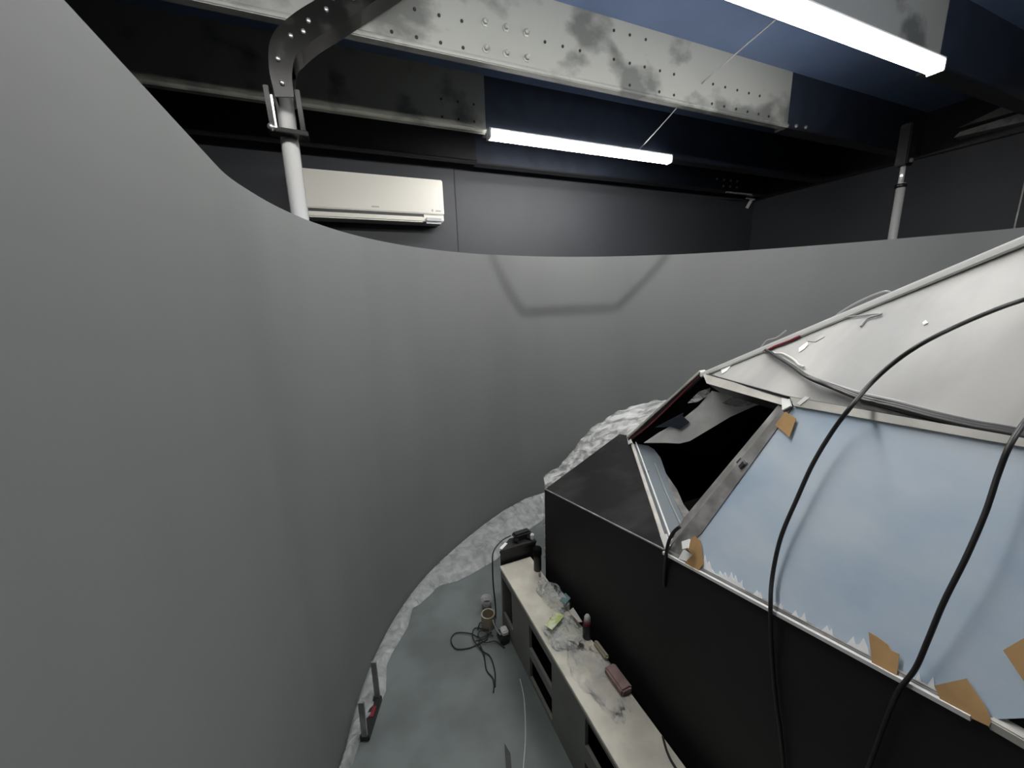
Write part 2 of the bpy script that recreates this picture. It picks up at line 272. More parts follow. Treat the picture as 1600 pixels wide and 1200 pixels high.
  'bundle': [[[1.3181,0.8814,1.4658],[1.289,0.8462,1.4653],[1.2307,0.7821,1.4608],[1.1422,0.6826,1.4552],[1.064,0.5961,1.4495],[1.0458,0.531,1.4421],[1.031,0.4661,1.4358],[1.022,0.4014,1.4331],[1.0128,0.3399,1.4283],[1.008,0.2881,1.4258],[1.0069,0.258,1.4264],[1.0054,0.2299,1.426],[1.003,0.1915,1.4246]],[[1.3008,0.8698,1.4684],[1.272,0.835,1.4679],[1.2145,0.7718,1.4634],[1.1265,0.6731,1.4577],[1.0476,0.5867,1.4515],[1.035,0.5252,1.4417],[1.0189,0.4602,1.4344],[1.0114,0.3966,1.4315],[1.003,0.3361,1.4269],[0.9985,0.2848,1.4246],[0.9979,0.2551,1.4252],[0.9966,0.2274,1.4249],[0.9943,0.1893,1.4237]],[[1.2834,0.8582,1.4709],[1.2551,0.8239,1.4704],[1.1983,0.7615,1.466],[1.1105,0.6635,1.4601],[1.0321,0.5779,1.4529],[1.0234,0.5188,1.4406],[1.0064,0.4538,1.4318],[0.9997,0.3913,1.429],[0.9923,0.3318,1.4246],[0.9884,0.2813,1.4225],[0.9881,0.252,1.4232],[0.9871,0.2246,1.423],[0.9852,0.1869,1.4219]],[[1.2661,0.8466,1.4735],[1.2381,0.8128,1.473],[1.1821,0.7512,1.4687],[1.0948,0.6541,1.4626],[1.0163,0.5689,1.4548],[1.0128,0.5131,1.4403],[0.9953,0.4483,1.4304],[0.989,0.3866,1.4276],[0.9826,0.328,1.4233],[0.9792,0.2781,1.4213],[0.9792,0.2492,1.4221],[0.9784,0.2221,1.422],[0.9768,0.1849,1.421]]],
  'wire_white': [[1.3258,0.8928,1.4596],[1.3225,0.8818,1.4632],[1.3283,0.8589,1.4795],[1.3246,0.8168,1.4996],[1.3283,0.782,1.5208],[1.3311,0.7317,1.5496],[1.3272,0.6818,1.5739],[1.3275,0.6311,1.6013]],
  'wire_white2': [[1.3236,0.8891,1.4601],[1.3112,0.8675,1.4634],[1.2737,0.817,1.4655],[1.2482,0.7768,1.4701],[1.1865,0.7077,1.4661],[1.1462,0.6685,1.4602],[1.126,0.6433,1.4603]],
  'wire_up': [[1.35,0.93,1.4452],[1.35,0.915,1.4783],[1.35,0.9,1.4963],[1.35,0.87,1.5074],[1.35,0.84,1.5336]],
  'wire_loop': [[1.249,0.5884,1.5649],[1.2771,0.5903,1.5836],[1.2768,0.5648,1.5975],[1.35,0.7,1.5808],[1.35,0.66,1.6203],[1.35,0.6,1.6525],[1.35,0.575,1.6459]],
  'wire_short': [[0.8095,0.7319,1.0136],[0.8001,0.7447,0.9903],[0.7881,0.7475,0.9629],[0.785,0.7511,0.9195],[0.794,0.761,0.858],[0.795,0.7606,0.8026]],
  'paint_blobs': [[[1.235,0.7242,1.483],[1.2617,0.7413,1.4916],[1.2723,0.7378,1.5005],[1.2808,0.7309,1.5099],[1.2624,0.7179,1.5046],[1.2426,0.7159,1.4925]],[[1.2094,0.4552,1.5822],[1.2169,0.4535,1.5877],[1.2068,0.4447,1.5827],[1.2044,0.4504,1.5768]],[[1.3378,1.0643,1.3688],[1.338,1.0482,1.3776],[1.3412,1.0193,1.3953],[1.3037,1.0095,1.3755],[1.2938,1.0222,1.3621]]],
  'gutter': [[1.0349,0.479,1.4283],[1.0269,0.4025,1.4267],[1.018,0.3409,1.4222],[1.0123,0.2886,1.4202],[1.0105,0.2302,1.4195],[1.0079,0.1857,1.4184],[1.0006,0.1825,1.4092],[1.0015,0.2262,1.409],[1.0043,0.3002,1.4095],[1.0109,0.374,1.4131],[1.0229,0.4601,1.4194]],
  'latch': [[[0.93,0.6687,1.2123],[0.9349,0.6608,1.2273],[0.9138,0.6336,1.2239],[0.9088,0.6411,1.2093]],[[0.9349,0.6608,1.2273],[0.9354,0.6561,1.2327],[0.9159,0.6305,1.2301],[0.9138,0.6336,1.2239]]],
  'dull_patch': [[1.3119,0.7564,1.5156],[1.3039,0.7063,1.5372],[1.2738,0.6837,1.5293],[1.2633,0.6995,1.5138],[1.2872,0.734,1.5112]],
  'film_bot': [[-0.1753,1.2152,0.006],[-0.1356,1.3207,0.006],[-0.0766,1.397,0.006],[-0.0229,1.4891,0.006],[-0.0086,1.6154,0.006],[0.02,1.6685,0.006],[0.0672,1.7338,0.006],[0.1141,1.7977,0.006],[0.1592,1.9187,0.006],[0.1958,1.9271,0.006],[0.2838,1.9876,0.006],[0.304,2.012,0.006],[0.3458,2.0273,0.006],[0.4418,2.018,0.006],[0.5522,2.0469,0.006],[0.7219,2.1009,0.006],[0.8824,2.2117,0.006],[1.0861,2.3273,0.006],[1.2228,2.3845,0.006],[1.4809,2.4347,0.006]],
  'film_top': [[-0.2151,1.1666,0.1024],[-0.1872,1.3219,0.0348],[-0.1478,1.4698,-0.0094],[-0.1024,1.5953,-0.0183],[-0.0601,1.6892,-0.0157],[-0.0355,1.7377,-0.0105],[0.0007,1.8026,-0.0103],[0.0396,1.8649,-0.0032],[0.0899,1.9372,0.0172],[0.1236,1.9813,0.0187],[0.1908,2.0606,-0.0128],[0.2362,2.1088,-0.0215],[0.2722,2.1443,0.0076],[0.3965,2.2514,0.0032],[0.5588,2.3619,0.0284],[0.7298,2.4504,0.0495],[0.9376,2.5254,0.086],[1.1491,2.5708,0.1148],[1.3364,2.5875,0.1189],[1.5094,2.5839,0.1732]],
}

# ------------------------------------------------------------------ the room
Z_CEIL = 2.95
struct(box('floor', (-1.3, -2.6, -.1), (4.35, 3.25, 0), M['floor']))
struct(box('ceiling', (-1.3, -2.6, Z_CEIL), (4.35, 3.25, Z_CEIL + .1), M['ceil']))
struct(box('wall_back', (-1.3, 3.15, 0), (4.35, 3.25, Z_CEIL), M['wall']))
struct(box('wall_right', (4.25, -2.6, 0), (4.35, 3.15, Z_CEIL), M['wall']))
struct(box('wall_left', (-1.3, -2.6, 0), (-1.2, 3.15, Z_CEIL), M['wall']))
struct(box('wall_front', (-1.2, -2.6, 0), (4.25, -2.5, Z_CEIL), M['wall']))
struct(box('trim_1', (.878, 3.147, 0), (.884, 3.151, Z_CEIL), M['hole']))          # joint between wall boards
struct(box('trim_2', (4.246, 1.225, 0), (4.251, 1.233, Z_CEIL), M['grey_frame']))  # joint on the right wall

# ------------------------------------------------------------------ curved projection screen
SP = [Vector((x, y)) for x, y in P['screen_path']]
fine = []
for i in range(len(SP) - 1):
    n = max(1, int((SP[i + 1] - SP[i]).length / .025))
    for k in range(n): fine.append(SP[i].lerp(SP[i + 1], k / n))
fine.append(SP[-1])
Z_TOP = 1.96
def sstep(a, b, x):
    t = min(1, max(0, (x - a) / (b - a))); return t * t * (3 - 2 * t)
def bulge(x, z, y):
    """The shallow bowed pocket at the top of the far side of the screen."""
    if y < 2.2: return 0.0
    d = Z_TOP - z
    x0 = .90 + .45 * d + .5 * d * d; x1 = 2.30 - .75 * d - .4 * d * d
    h = .43
    e = min((x - x0) / .05, (x1 - x) / .05, (h - d) / .09)
    return .016 * sstep(0, 1, e)
zs = [Z_TOP * k / 90 for k in range(91)]
rows_in, rows_out = [], []
for i, p in enumerate(fine):
    a = fine[max(i - 1, 0)]; b = fine[min(i + 1, len(fine) - 1)]
    t = (b - a).normalized(); nin = Vector((t.y, -t.x))            # towards the inside of the curve
    row = []
    for z in zs:
        g = bulge(p.x, z, p.y); q = p + nin * g
        row.append((q.x, q.y, z))
    rows_in.append(row); q = p - nin * .012
    rows_out.append([(q.x, q.y, z) for z in zs])
screen = thing('projection_screen', 'tall curved grey wrap-around projection screen wall standing on the floor', 'screen', (SP[6].x, SP[6].y, 0))
bm = grid_mesh(rows_in)
done('screen_face', bm, M['screen'], screen, smooth=True)
bm = grid_mesh(rows_out); done('backing_board', bm, M['dark_plastic'], screen, smooth=True)
bm = bmesh.new()
va = [bm.verts.new((r[-1][0], r[-1][1], Z_TOP)) for r in rows_in]; vb = [bm.verts.new((r[-1][0], r[-1][1], Z_TOP)) for r in rows_out]
for i in range(len(va) - 1): bm.faces.new((va[i], va[i + 1], vb[i + 1], vb[i]))
done('top_edge', bm, M['screen_edge'], screen)

# ------------------------------------------------------------------ ceiling beams
ZB = 2.66
HOLES = [(x, z) for z, xs in ((2.688, (.28, .375, .471, .565, 1.422, 1.611, 1.71, 1.985, 2.08, 2.175, 2.27, 2.363, 2.453)),
                              (2.782, (.279, .375, .471, .565, .948, 1.039, 1.131, 1.323, 1.418, 1.51, 1.609, 1.703, 1.983, 2.076, 2.172, 2.267, 2.359)),
                              (2.90, (1.319, 1.413, 1.511))) for x in xs]
BIG = [(x, z) for z in (2.702, 2.797) for x in (.665, .76, .856)]
def beam(y, label, split, web_mat, holes=(), bolts=(), shiny=(), fl=.03):
    t = thing('ceiling_beam', label, 'beam', (1.5, y, ZB))
    box('web', (-1.19, y, ZB), (split, y + .012, Z_CEIL), web_mat, t)
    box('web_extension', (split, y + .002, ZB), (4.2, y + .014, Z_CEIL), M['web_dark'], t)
    bm = bmesh.new(); add_box(bm, (-1.19, y - .004, ZB - .012), (split, y + fl, ZB))
    add_tube(bm, [(-1.19, y, ZB), (split, y, ZB)], .011, 10)
    done('bottom_flange', bm, web_mat, t)
    bm = bmesh.new(); add_box(bm, (split, y - .002, ZB - .012), (4.2, y + .075, ZB)); done('bottom_flange', bm, M['black_gloss'], t)
    first = None
    for x, z in holes:
        if first is None:
            first = lathe('bolt_hole', [(.0065, 0), (.0065, .003), (.003, .0045)], (x, y, z), M['hole'], t, 10, axis=(0, -1, 0)); fx = (x, z)
        else: shared('bolt_hole', first, t, (x - fx[0], 0, z - fx[1]))
    first = None
    for x, z in bolts:
        if first is None:
            first = lathe('bolt', [(.016, 0), (.016, .004), (.011, .006), (.011, .018), (.006, .022)], (x, y, z), M['beam_grey'], t, 6, axis=(0, -1, 0), smooth=False); fb = (x, z)
        else: shared('bolt', first, t, (x - fb[0], 0, z - fb[1]))
    first = None
    for x, z in shiny:
        if first is None:
            first = lathe('bolt', [(.012, 0), (.012, .006), (.008, .012)], (x, y, z), M['bolt'], t, 6, axis=(0, -1, 0), smooth=False); fs = (x, z)
        else: shared('bolt', first, t, (x - fs[0], 0, z - fs[1]))
    return t
beam(1.776, 'patchy grey steel ceiling beam with rows of bolt holes, nearest the bracket arm', 2.63, M['beam_grey'], HOLES, BIG, [(2.707, 2.668), (2.80, 2.672)])
beam(2.427, 'dark olive steel ceiling beam carrying the farther lit lamp', .89, M['beam_olive'], [(x, z) for z in (2.698, 2.788) for x in (.627, .724, .82)])
beam(2.95, 'black glossy ceiling beam above the air conditioner', 1.0, M['black_gloss'], (), (), [(x, z) for x, z in ((3.43, 2.838), (3.526, 2.838), (3.43, 2.745), (3.526, 2.745), (3.62, 2.745), (3.71, 2.745), (3.526, 2.69), (3.62, 2.69), (3.71, 2.69))])
beam(1.105, 'grey steel ceiling beam carrying the nearer lit lamp', 2.63, M['beam_grey'])
t = thing('wall_beam', 'black steel beam running along the top of the right wall', 'beam', (4.2, 0, ZB))
box('web', (4.2, -2.5, ZB - .02), (4.25, 3.15, Z_CEIL), M['black_gloss'], t)
t = thing('steel_angle', 'grey steel angle high on the right wall beam', 'bracket', (4.15, .9, 2.7))
plate('flange', [(4.1, 1.567, 2.693), (4.1, 1.539, 2.72), (4.1, .6, 2.755), (4.1, .6, 2.645), (4.1, 1.249, 2.673)], .1, M['grey_frame'], t, n=(-1, 0, 0))
plate('flange', [(4.1, 1.553, 2.749), (4.1, 1.273, 2.826), (4.1, .6, 2.93), (4.1, .6, 2.80), (4.1, 1.258, 2.748)], .1, M['beam_olive'], t, n=(-1, 0, 0))
t = thing('corner_bracket', 'small pale bracket in the back right corner under the beams', 'bracket', (4.15, 3.1, 2.6))
bar('arm', (4.06, 3.10, 2.655), (4.19, 3.10, 2.645), .012, .022, M['ac_grey'], t)
bar('foot', (4.15, 3.10, 2.65), (4.12, 3.13, 2.56), .012, .03, M['ac_grey'], t)
tag(bar('flange_highlight', (3.55, 2.93, 2.63), (3.90, 2.93, 2.63), .02, .012, M['grey_frame']), 'thin pale strip standing for the highlight on the black beam flange near the back corner', 'bracket')  # highlight along the beam's bottom flange, built as a pale strip

# ------------------------------------------------------------------ LED batten lights
def batten(label, x0, x1, y, zt=2.648):
    t = thing('batten_light', label, 'light', ((x0 + x1) / 2, y, zt))
    box('housing', (x0 - .01, y - .03, zt - .012), (x1 + .01, y + .03, zt), M['white'], t, .003)
    bm = bmesh.new(); prof = [(-.029, -.012), (-.029, -.040), (-.018, -.052), (.018, -.052), (.029, -.040), (.029, -.012)]
    A = [bm.verts.new((x0, y + a, zt + b)) for a, b in prof]; B = [bm.verts.new((x1, y + a, zt + b)) for a, b in prof]
    for i in range(6): bm.faces.new((A[i], A[(i + 1) % 6], B[(i + 1) % 6], B[i]))
    bm.faces.new(A); bm.faces.new(B[::-1])
    done('diffuser', bm, M['lamp'], t)
    for x in (x0 - .012, x1): box('end_cap', (x, y - .03, zt - .054), (x + .012, y + .03, zt), M['ac_grey'], t, .002)
    return t
batten('long lit white ceiling lamp below the farther dark beam', .895, 2.27, 2.375)
batten('long lit white ceiling lamp nearest above the cockpit roof', 1.06, 2.54, 1.075)
for (a, b, c, n) in (((1.897, 1.772, 2.77), (1.92, 1.55, 2.83), (1.95, 1.14, 2.93), 'thin wire slanting from the grey beam to the nearer lamp'), ((2.0, 2.43, 2.64), (2.03, 2.2, 2.75), (2.08, 1.86, 2.93), 'thin wire slanting from the farther lamp to the ceiling')):
    tag(tube('ceiling_wire', [a, b, c], .004, M['wire_grey'], None, 6, 6), n, 'wire')

batten('lit white ceiling lamp in line with the nearer lamp, over the walkway', -.45, 1.02, 1.075)
batten('lit white ceiling lamp above the rear of the cockpit roof', 1.06, 2.54, -.225)
# ------------------------------------------------------------------ air conditioner on the back wall
ac = thing('air_conditioner', 'white wall-mounted split air conditioner on the dark back wall', 'air conditioner', (.29, 3.15, 2.24))
bm = bmesh.new(); add_box(bm, (-.165, 2.965, 2.235), (.735, 3.15, 2.517), .012); done('body', bm, M['ac'], ac)
bm = bmesh.new(); add_box(bm, (-.165, 2.95, 2.283), (.735, 2.97, 2.515), .006); done('front_panel', bm, M['ac'], ac)
bm = bmesh.new(); add_box(bm, (-.16, 2.944, 2.226), (.585, 2.975, 2.262), .008); done('air_flap', bm, M['ac'], ac)
bm = bmesh.new(); add_box(bm, (.588, 2.955, 2.222), (.728, 3.05, 2.276), .016); done('end_trim', bm, M['ac_grey'], ac)
box('air_slot', (-.155, 2.962, 2.262), (.588, 2.967, 2.284), M['dark_plastic'], ac)
box('front_mark', (.235, 2.949, 2.307), (.285, 2.951, 2.315), M['ac_grey'], ac)
box('front_mark', (.643, 2.949, 2.300), (.655, 2.951, 2.316), M['ac_grey'], ac)
box('front_mark', (.672, 2.949, 2.301), (.712, 2.951, 2.311), M['ac_grey'], ac)

# ------------------------------------------------------------------ chrome poles and the bracket arm
def pole(name, label, x, y, r, z1, group=None):
    t = thing(name, label, 'pole', (x, y, 0))
    tube('shaft', [(x, y, 0), (x, y, z1)], r, M['chrome'], t, 1, 28)
    return t
lp = pole('chrome_pole', 'bright chrome pole in front of the air conditioner, held by a black bracket', -.122, 1.75, .030, 2.44)
rp = pole('chrome_pole', 'bright chrome pole rising behind the screen near the right wall', 3.385, 1.5, .024, 2.32)
tube('upper_tube', [(3.372, 1.5, 2.30), (3.372, 1.5, 2.43)], .014, M['chrome'], rp, 1, 16)
tube('collar', [(3.38, 1.5, 2.295), (3.38, 1.5, 2.315)], .03, M['black_gloss'], rp, 1, 16)
box('top_clamp', (3.33, 1.47, 2.42), (3.41, 1.53, 2.66), M['arm'], rp, .006)
lathe('bolt', [(.014, 0), (.014, .008), (.009, .014)], (3.372, 1.47, 2.445), M['bolt'], rp, 6, axis=(0, -1, 0), smooth=False)
arm = thing('bracket_arm', 'black perforated steel arm reaching up from the chrome pole to the ceiling', 'bracket', (-.12, 1.70, 2.28))
# U-profile swept along a bent path in the plane Y = 1.70: up from the pole, then slanting to the ceiling
path = [(-.115, 2.36), (-.122, 2.44), (-.105, 2.52), (-.04, 2.59), (.06, 2.665), (.20, 2.77), (.40, 2.92)]
sp = smooth_path([(x, 0, z) for x, z in path], 6)
def side_plate(y, nm):
    bm = bmesh.new(); L, R = [], []
    for i, p in enumerate(sp):
        d = (sp[min(i + 1, len(sp) - 1)] - sp[max(i - 1, 0)]).normalized(); s = Vector((d.z, 0, -d.x)); h = .038
        L.append(p - s * .026); R.append(p + s * (.03 + .028 * min(1, i / 14)))
    o = [[bm.verts.new(Vector((q.x, y + k, q.z))) for q in S] for k in (0, .006) for S in (L, R)]
    n = len(sp)
    for i in range(n - 1):
        bm.faces.new((o[0][i], o[0][i + 1], o[1][i + 1], o[1][i])); bm.faces.new((o[2][i], o[2][i + 1], o[3][i + 1], o[3][i]))
        bm.faces.new((o[0][i], o[0][i + 1], o[2][i + 1], o[2][i])); bm.faces.new((o[1][i], o[1][i + 1], o[3][i + 1], o[3][i]))
    for e in (0, n - 1): bm.faces.new((o[0][e], o[1][e], o[3][e], o[2][e]))
    return done(nm, bm, M['arm'], arm)
side_plate(1.665, 'side_plate'); side_plate(1.755, 'side_plate')
bm = bmesh.new(); TL = []
for i, p in enumerate(sp):
    d = (sp[min(i + 1, len(sp) - 1)] - sp[max(i - 1, 0)]).normalized(); s = Vector((d.z, 0, -d.x))
    TL.append((p - s * .026, p - s * .020))
V = [[bm.verts.new((q.x, y, q.z)) for q in pr for y in (1.671, 1.755)] for pr in TL]
for a, b in zip(V[:-1], V[1:]):
    bm.faces.new((a[0], a[1], b[1], b[0])); bm.faces.new((a[2], a[3], b[3], b[2]))
done('spine_plate', bm, M['arm'], arm)
bm = bmesh.new(); V = []
for i, p in enumerate(sp):
    d = (sp[min(i + 1, len(sp) - 1)] - sp[max(i - 1, 0)]).normalized(); s = Vector((d.z, 0, -d.x)); w_ = .03 + .028 * min(1, i / 14)
    V.append([bm.verts.new((q.x, y, q.z)) for q in (p + s * (w_ - .006), p + s * w_) for y in (1.671, 1.755)])
for a, c in zip(V[8:-1], V[9:]):
    bm.faces.new((a[0], a[1], c[1], c[0])); bm.faces.new((a[2], a[3], c[3], c[2]))
done('lower_plate', bm, M['arm'], arm)
first = None
for k, (x, z) in enumerate([(-.115, 2.40), (-.118, 2.47), (-.07, 2.545), (-.01, 2.60), (.05, 2.645), (.075, 2.685), (.12, 2.71), (-.03, 2.565), (.14, 2.70)]):
    if first is None: first = lathe('bolt', [(.008, 0), (.008, .005), (.004, .008)], (x, 1.665, z), M['bolt'], arm, 8, axis=(0, -1, 0)); f0 = (x, z)
    else: shared('bolt', first, arm, (x - f0[0], 0, z - f0[1]))
for x in (-.165, -.07):
    bar('clamp_cheek', (x, 1.715, 2.27), (x - .004, 1.715, 2.40), .016, .05, M['arm'], arm, upv=(0, 1, 0), bev=.002)
bar('clamp_plate', (-.18, 1.715, 2.268), (-.055, 1.715, 2.262), .055, .016, M['arm'], arm, bev=.002)
bar('clamp_rod', (-.153, 1.69, 2.27), (-.155, 1.69, 2.37), .006, .006, M['bolt'], arm, upv=(0, 1, 0))
lathe('clamp_bolt', [(.011, 0), (.011, .014), (.006, .018)], (-.165, 1.69, 2.268), M['bolt'], arm, 8, axis=(-.5, -1, 0))

# ------------------------------------------------------------------ the cockpit
A = Vector((.8, 1.549, .748)); D = Vector((.8, .768, .912)); L2 = Vector((.8, .145, 1.032))
C = Vector((1.35, 1.589, .887)); Ee = Vector((1.35, 1.682, .902)); H1 = Vector((1.35, 1.15, 1.327)); H2 = Vector((1.0, .596, 1.391)); H3 = Vector((1.0, .224, 1.401))
BACK = -.55
XC = 1.35
def mir(p): p = Vector(p); return Vector((2 * XC - p.x, p.y, p.z))
ck = thing('cockpit_shell', 'black angular aircraft cockpit shell with grey-white roof and one open windscreen', 'cockpit', (XC, .5, 0))
BL = Vector((.8, BACK, 1.10))
for s in (0, 1):
    f = mir if s else (lambda p: Vector(p))
    nx = (1, 0, 0) if s else (-1, 0, 0)
    plate('side_panel', [f(p) for p in ((.8, BACK, 0), (.8, 1.549, 0), A, D, L2, BL)], .018, M['black_panel'], ck, n=nx)

    bm = bmesh.new(); pa, pd, pc, pe = [f(p) for p in (A, D, C, Ee)]
    R = []
    for i in range(9):
        t = i / 8; a = pa.lerp(pe, t); b = pd.lerp(pc, t); R.append([a.lerp(b, k / 6) for k in range(7)])
    bm = grid_mesh(R); g = bmesh.ops.solidify(bm, geom=bm.faces[:], thickness=.012)
    done('nose_panel', bm, M['nose'], ck)
    plate('nose_front', [f(p) for p in ((.8, 1.549, 0), (1.35, 1.682, 0), Ee - Vector((0, .0, .012)), A - Vector((0, 0, .012)))], .012, M['black_panel'], ck, n=(-.24, 1, 0) if not s else (.24, 1, 0))
# roof: straight rulings from the ridge to the eave on each side
def ridge(y): return Vector((XC, y, 1.327 + (1.15 - y) * .5373))
def eave(y):
    if y > .596: return H1.lerp(H2, (1.15 - y) / (1.15 - .596))
    return Vector((1.0, y, 1.391 + .01 * (.596 - y) / .372))
YS = [1.15 - .02 * k for k in range(int((1.15 - BACK) / .02) + 1)]
for s in (0, 1):
    f = mir if s else (lambda p: Vector(p))
    for nm, off, m_ in (('roof_panel', 0.0, M['roof']), ('headliner', .02, M['inner'])):
        R = [[f(ridge(y).lerp(eave(y), k / 10) - Vector((0, 0, off))) for k in range(11)] for y in YS]
        bm = grid_mesh(R); bmesh.ops.remove_doubles(bm, verts=bm.verts[:], dist=1e-5)
        done(nm, bm, m_, ck, smooth=True)
R0, R1 = ridge(1.155), ridge(BACK)
bar('ridge_strip', R0 + Vector((-.006, 0, .004)), R1 + Vector((-.006, 0, .004)), .030, .020, M['white'], ck, bev=.004)
# centre post of the windscreen
bar('center_post', C + Vector((0, 0, .006)), H1 + Vector((0, 0, .004)), .030, .022, M['black_gloss'], ck, bev=.003)
bar('center_post_cap', C + Vector((-.004, .006, .022)), H1 + Vector((-.004, .004, .020)), .036, .012, M['trim'], ck, bev=.002)
# headers, posts, sill
plate('windscreen_header', P['header1'], .03, M['trim'], ck)
plate('side_window_header', P['header2'], .02, M['trim'], ck)
hb = [Vector(p) for p in P['header1']]
inw = Vector((.05, -.02, -.03))
plate('header_return', [hb[3], hb[2], hb[2] + Vector((.045, -.015, -.035)), hb[3] + Vector((.02, -.05, -.03))], .006, M['dark_plastic'], ck)
plate('window_post', P['post'], .010, M['grey_frame'], ck)
plate('window_post', P['post2'], .008, M['grey_frame'], ck)
for p in P['brk'] + [P['brk2']]: plate('corner_tab', p, .004, M['white'], ck)
def lerpz(p, dz): return Vector((p[0], p[1], p[2] + dz))
bar('windscreen_sill', D + Vector((.006, 0, .004)), C + Vector((.004, 0, .004)), .014, .010, M['trim'], ck, bev=.002)
bar('windscreen_sill', D + Vector((.026, -.008, .006)), C + Vector((.022, -.012, .006)), .006, .008, M['white'], ck, bev=.001)
bar('nose_joint', D + Vector((.0, .006, .003)), Vector((.8, 1.549, .751)) + Vector((0, 0, 0)), .006, .004, M['grey_frame'], ck)
DS = (L2 - D).normalized()
bar('sill_strip', D + Vector((.005, 0, .006)), L2 + Vector((.005, 0, .006)), .022, .012, M['grey_frame'], ck, bev=.002)
bar('sill_edge', D + Vector((-.009, 0, .000)), L2 + Vector((-.009, 0.015, .000)), .008, .008, M['white'], ck)
bar('rear_sill', L2 + Vector((.004, 0, .006)), BL + Vector((.004, 0, .02)), .024, .016, M['trim'], ck, bev=.002)
# interior seen through the open windscreen
plate('sill_moulding', P['shelf'], .05, M['shelf'], ck, n=(0, 0, 1))
for l in P['shelf_lines']: tube('moulding_bead', l, .003, M['ac_grey'], ck, 4, 8)
plate('sill_wedge', P['wedge'], .03, M['grey_frame'], ck, n=(0, 0, 1))
plate('lining_panel', P['lining'], .008, M['lining'], ck)
plate('lining_pad', P['navy'], .006, M['navy'], ck)
for nm in ('crumple', 'crumple2'):
    plate('lining_foil', P[nm], .004, M['film2'], ck)
first = None
for p in P['specks']:
    lathe('indicator', [(.006, 0), (.006, .006), (.003, .008)], p, M['ac_grey'], ck, 8, axis=(-1, -.6, .4))
Hm, Dm, Lm = mir(H2), mir(D), mir(L2)
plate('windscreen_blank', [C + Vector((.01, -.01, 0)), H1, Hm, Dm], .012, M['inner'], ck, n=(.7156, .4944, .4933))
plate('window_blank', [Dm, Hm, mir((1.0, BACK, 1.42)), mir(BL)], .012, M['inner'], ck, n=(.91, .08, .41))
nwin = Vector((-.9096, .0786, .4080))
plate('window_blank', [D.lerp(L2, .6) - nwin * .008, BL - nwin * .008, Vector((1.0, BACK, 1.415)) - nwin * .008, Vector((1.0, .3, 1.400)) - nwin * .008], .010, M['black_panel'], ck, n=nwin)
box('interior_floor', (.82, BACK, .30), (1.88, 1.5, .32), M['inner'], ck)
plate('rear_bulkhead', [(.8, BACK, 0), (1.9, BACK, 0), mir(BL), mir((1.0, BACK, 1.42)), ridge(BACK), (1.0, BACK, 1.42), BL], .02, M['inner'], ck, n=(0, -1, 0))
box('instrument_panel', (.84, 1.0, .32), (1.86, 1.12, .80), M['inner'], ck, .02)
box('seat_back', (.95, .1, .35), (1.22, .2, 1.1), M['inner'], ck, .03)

# ------------------------------------------------------------------ blue sheet taped over the side window
sheet = thing('window_sheet', 'pale blue protective sheet covering the cockpit side window', 'sheet', P['blue'][8])
plate('sheet', P['blue'], .004, M['blue'], sheet)
for p in P['teeth']: plate('filler_patch', p, .002, M['filler'], sheet)
TL_ = ['brown tape piece at the top front corner of the blue sheet', 'brown tape piece at the bottom front corner of the blue sheet, near the white tabs',
       'crinkled brown tape piece on the bottom edge of the blue sheet, between both cables', 'smooth brown tape piece on the bottom rear corner of the blue sheet',
       'brown tape piece cut by the right edge of the photo, on the blue sheet']
for p, l in zip(P['tape'], TL_): tag(plate('packing_tape', p, .0015, M['tape']), l, 'tape', 'tape pieces on the blue sheet')
tag(plate('paper_scrap', P['scrap'], .002, M['white']), 'small pale scrap stuck beside the front brown tape', 'scrap')

# ------------------------------------------------------------------ cables and wires on the cockpit
def over_ridge(p):
    """Carry a cable on from p up the roof, over the ridge and down the far side."""
    p = Vector(p); k = ridge(p.y - .14) + Vector((0, 0, .03)); e = mir(eave(p.y - .3)) + Vector((-.1, 0, .12))
    return [k.lerp(e, .22) + Vector((0, 0, .012)), k, p.lerp(k, .5) + Vector((0, -.01, .015))]
P['cable1'] = over_ridge(P['cable1'][0]) + P['cable1']
P['cable2'] = over_ridge(P['cable2'][0]) + P['cable2']
tag(tube('power_cable', P['cable1'], .0043, M['cable'], None, 10, 12), 'thick black cable arching from the roof over the middle of the blue sheet', 'cable')
tag(tube('power_cable', P['cable2'], .0038, M['cable'], None, 10, 12), 'thick dark cable crossing the blue sheet near its right end', 'cable')
bd = thing('cable_bundle', 'bundle of thin black and grey cables lying along the roof above the window', 'cable', P['bundle'][0][6])
for k, b in enumerate(P['bundle']): tube('strand', b, (.0035, .005, .005, .004)[k], (M['wire_grey'], M['cable'], M['cable'], M['cable'])[k], bd, 8, 8)
tag(tube('white_wire', P['wire_white2'], .0035, M['wire_white'], None, 6, 8), 'white wire bending down from the roof ridge to the cable bundle', 'wire')
tag(tube('ridge_wire', P['wire_white'][:5], .004, M['wire_red'], None, 6, 8), 'reddish wire lying along the lower roof ridge strip', 'wire')
tag(tube('loose_wire', P['wire_up'], .002, M['wire_grey'], None, 6, 6), 'short loose wire standing up from the lower ridge strip', 'wire')
tag(tube('grey_wire', P['wire_loop'], .0025, M['wire_grey'], None, 6, 6), 'thin grey wire looping over the ridge strip higher up the roof', 'wire')
tag(tube('thin_cable', P['wire_short'], .005, M['cable'], None, 6, 8), 'short thin black cable hanging at the front corner of the blue sheet', 'cable')
tag(tube('red_cable', [C + Vector((-.012, -.012, .02)), C.lerp(H1, .3) + Vector((-.02, -.01, -.004)), C.lerp(H1, .6) + Vector((-.018, -.01, .0)), C.lerp(H1, .95) + Vector((-.012, -.01, .02))], .004, M['wire_red'], None, 8, 8), 'dark red cable running up the windscreen centre post', 'cable')
plate('gutter_seal', P['gutter'], .003, M['black_gloss'], ck)
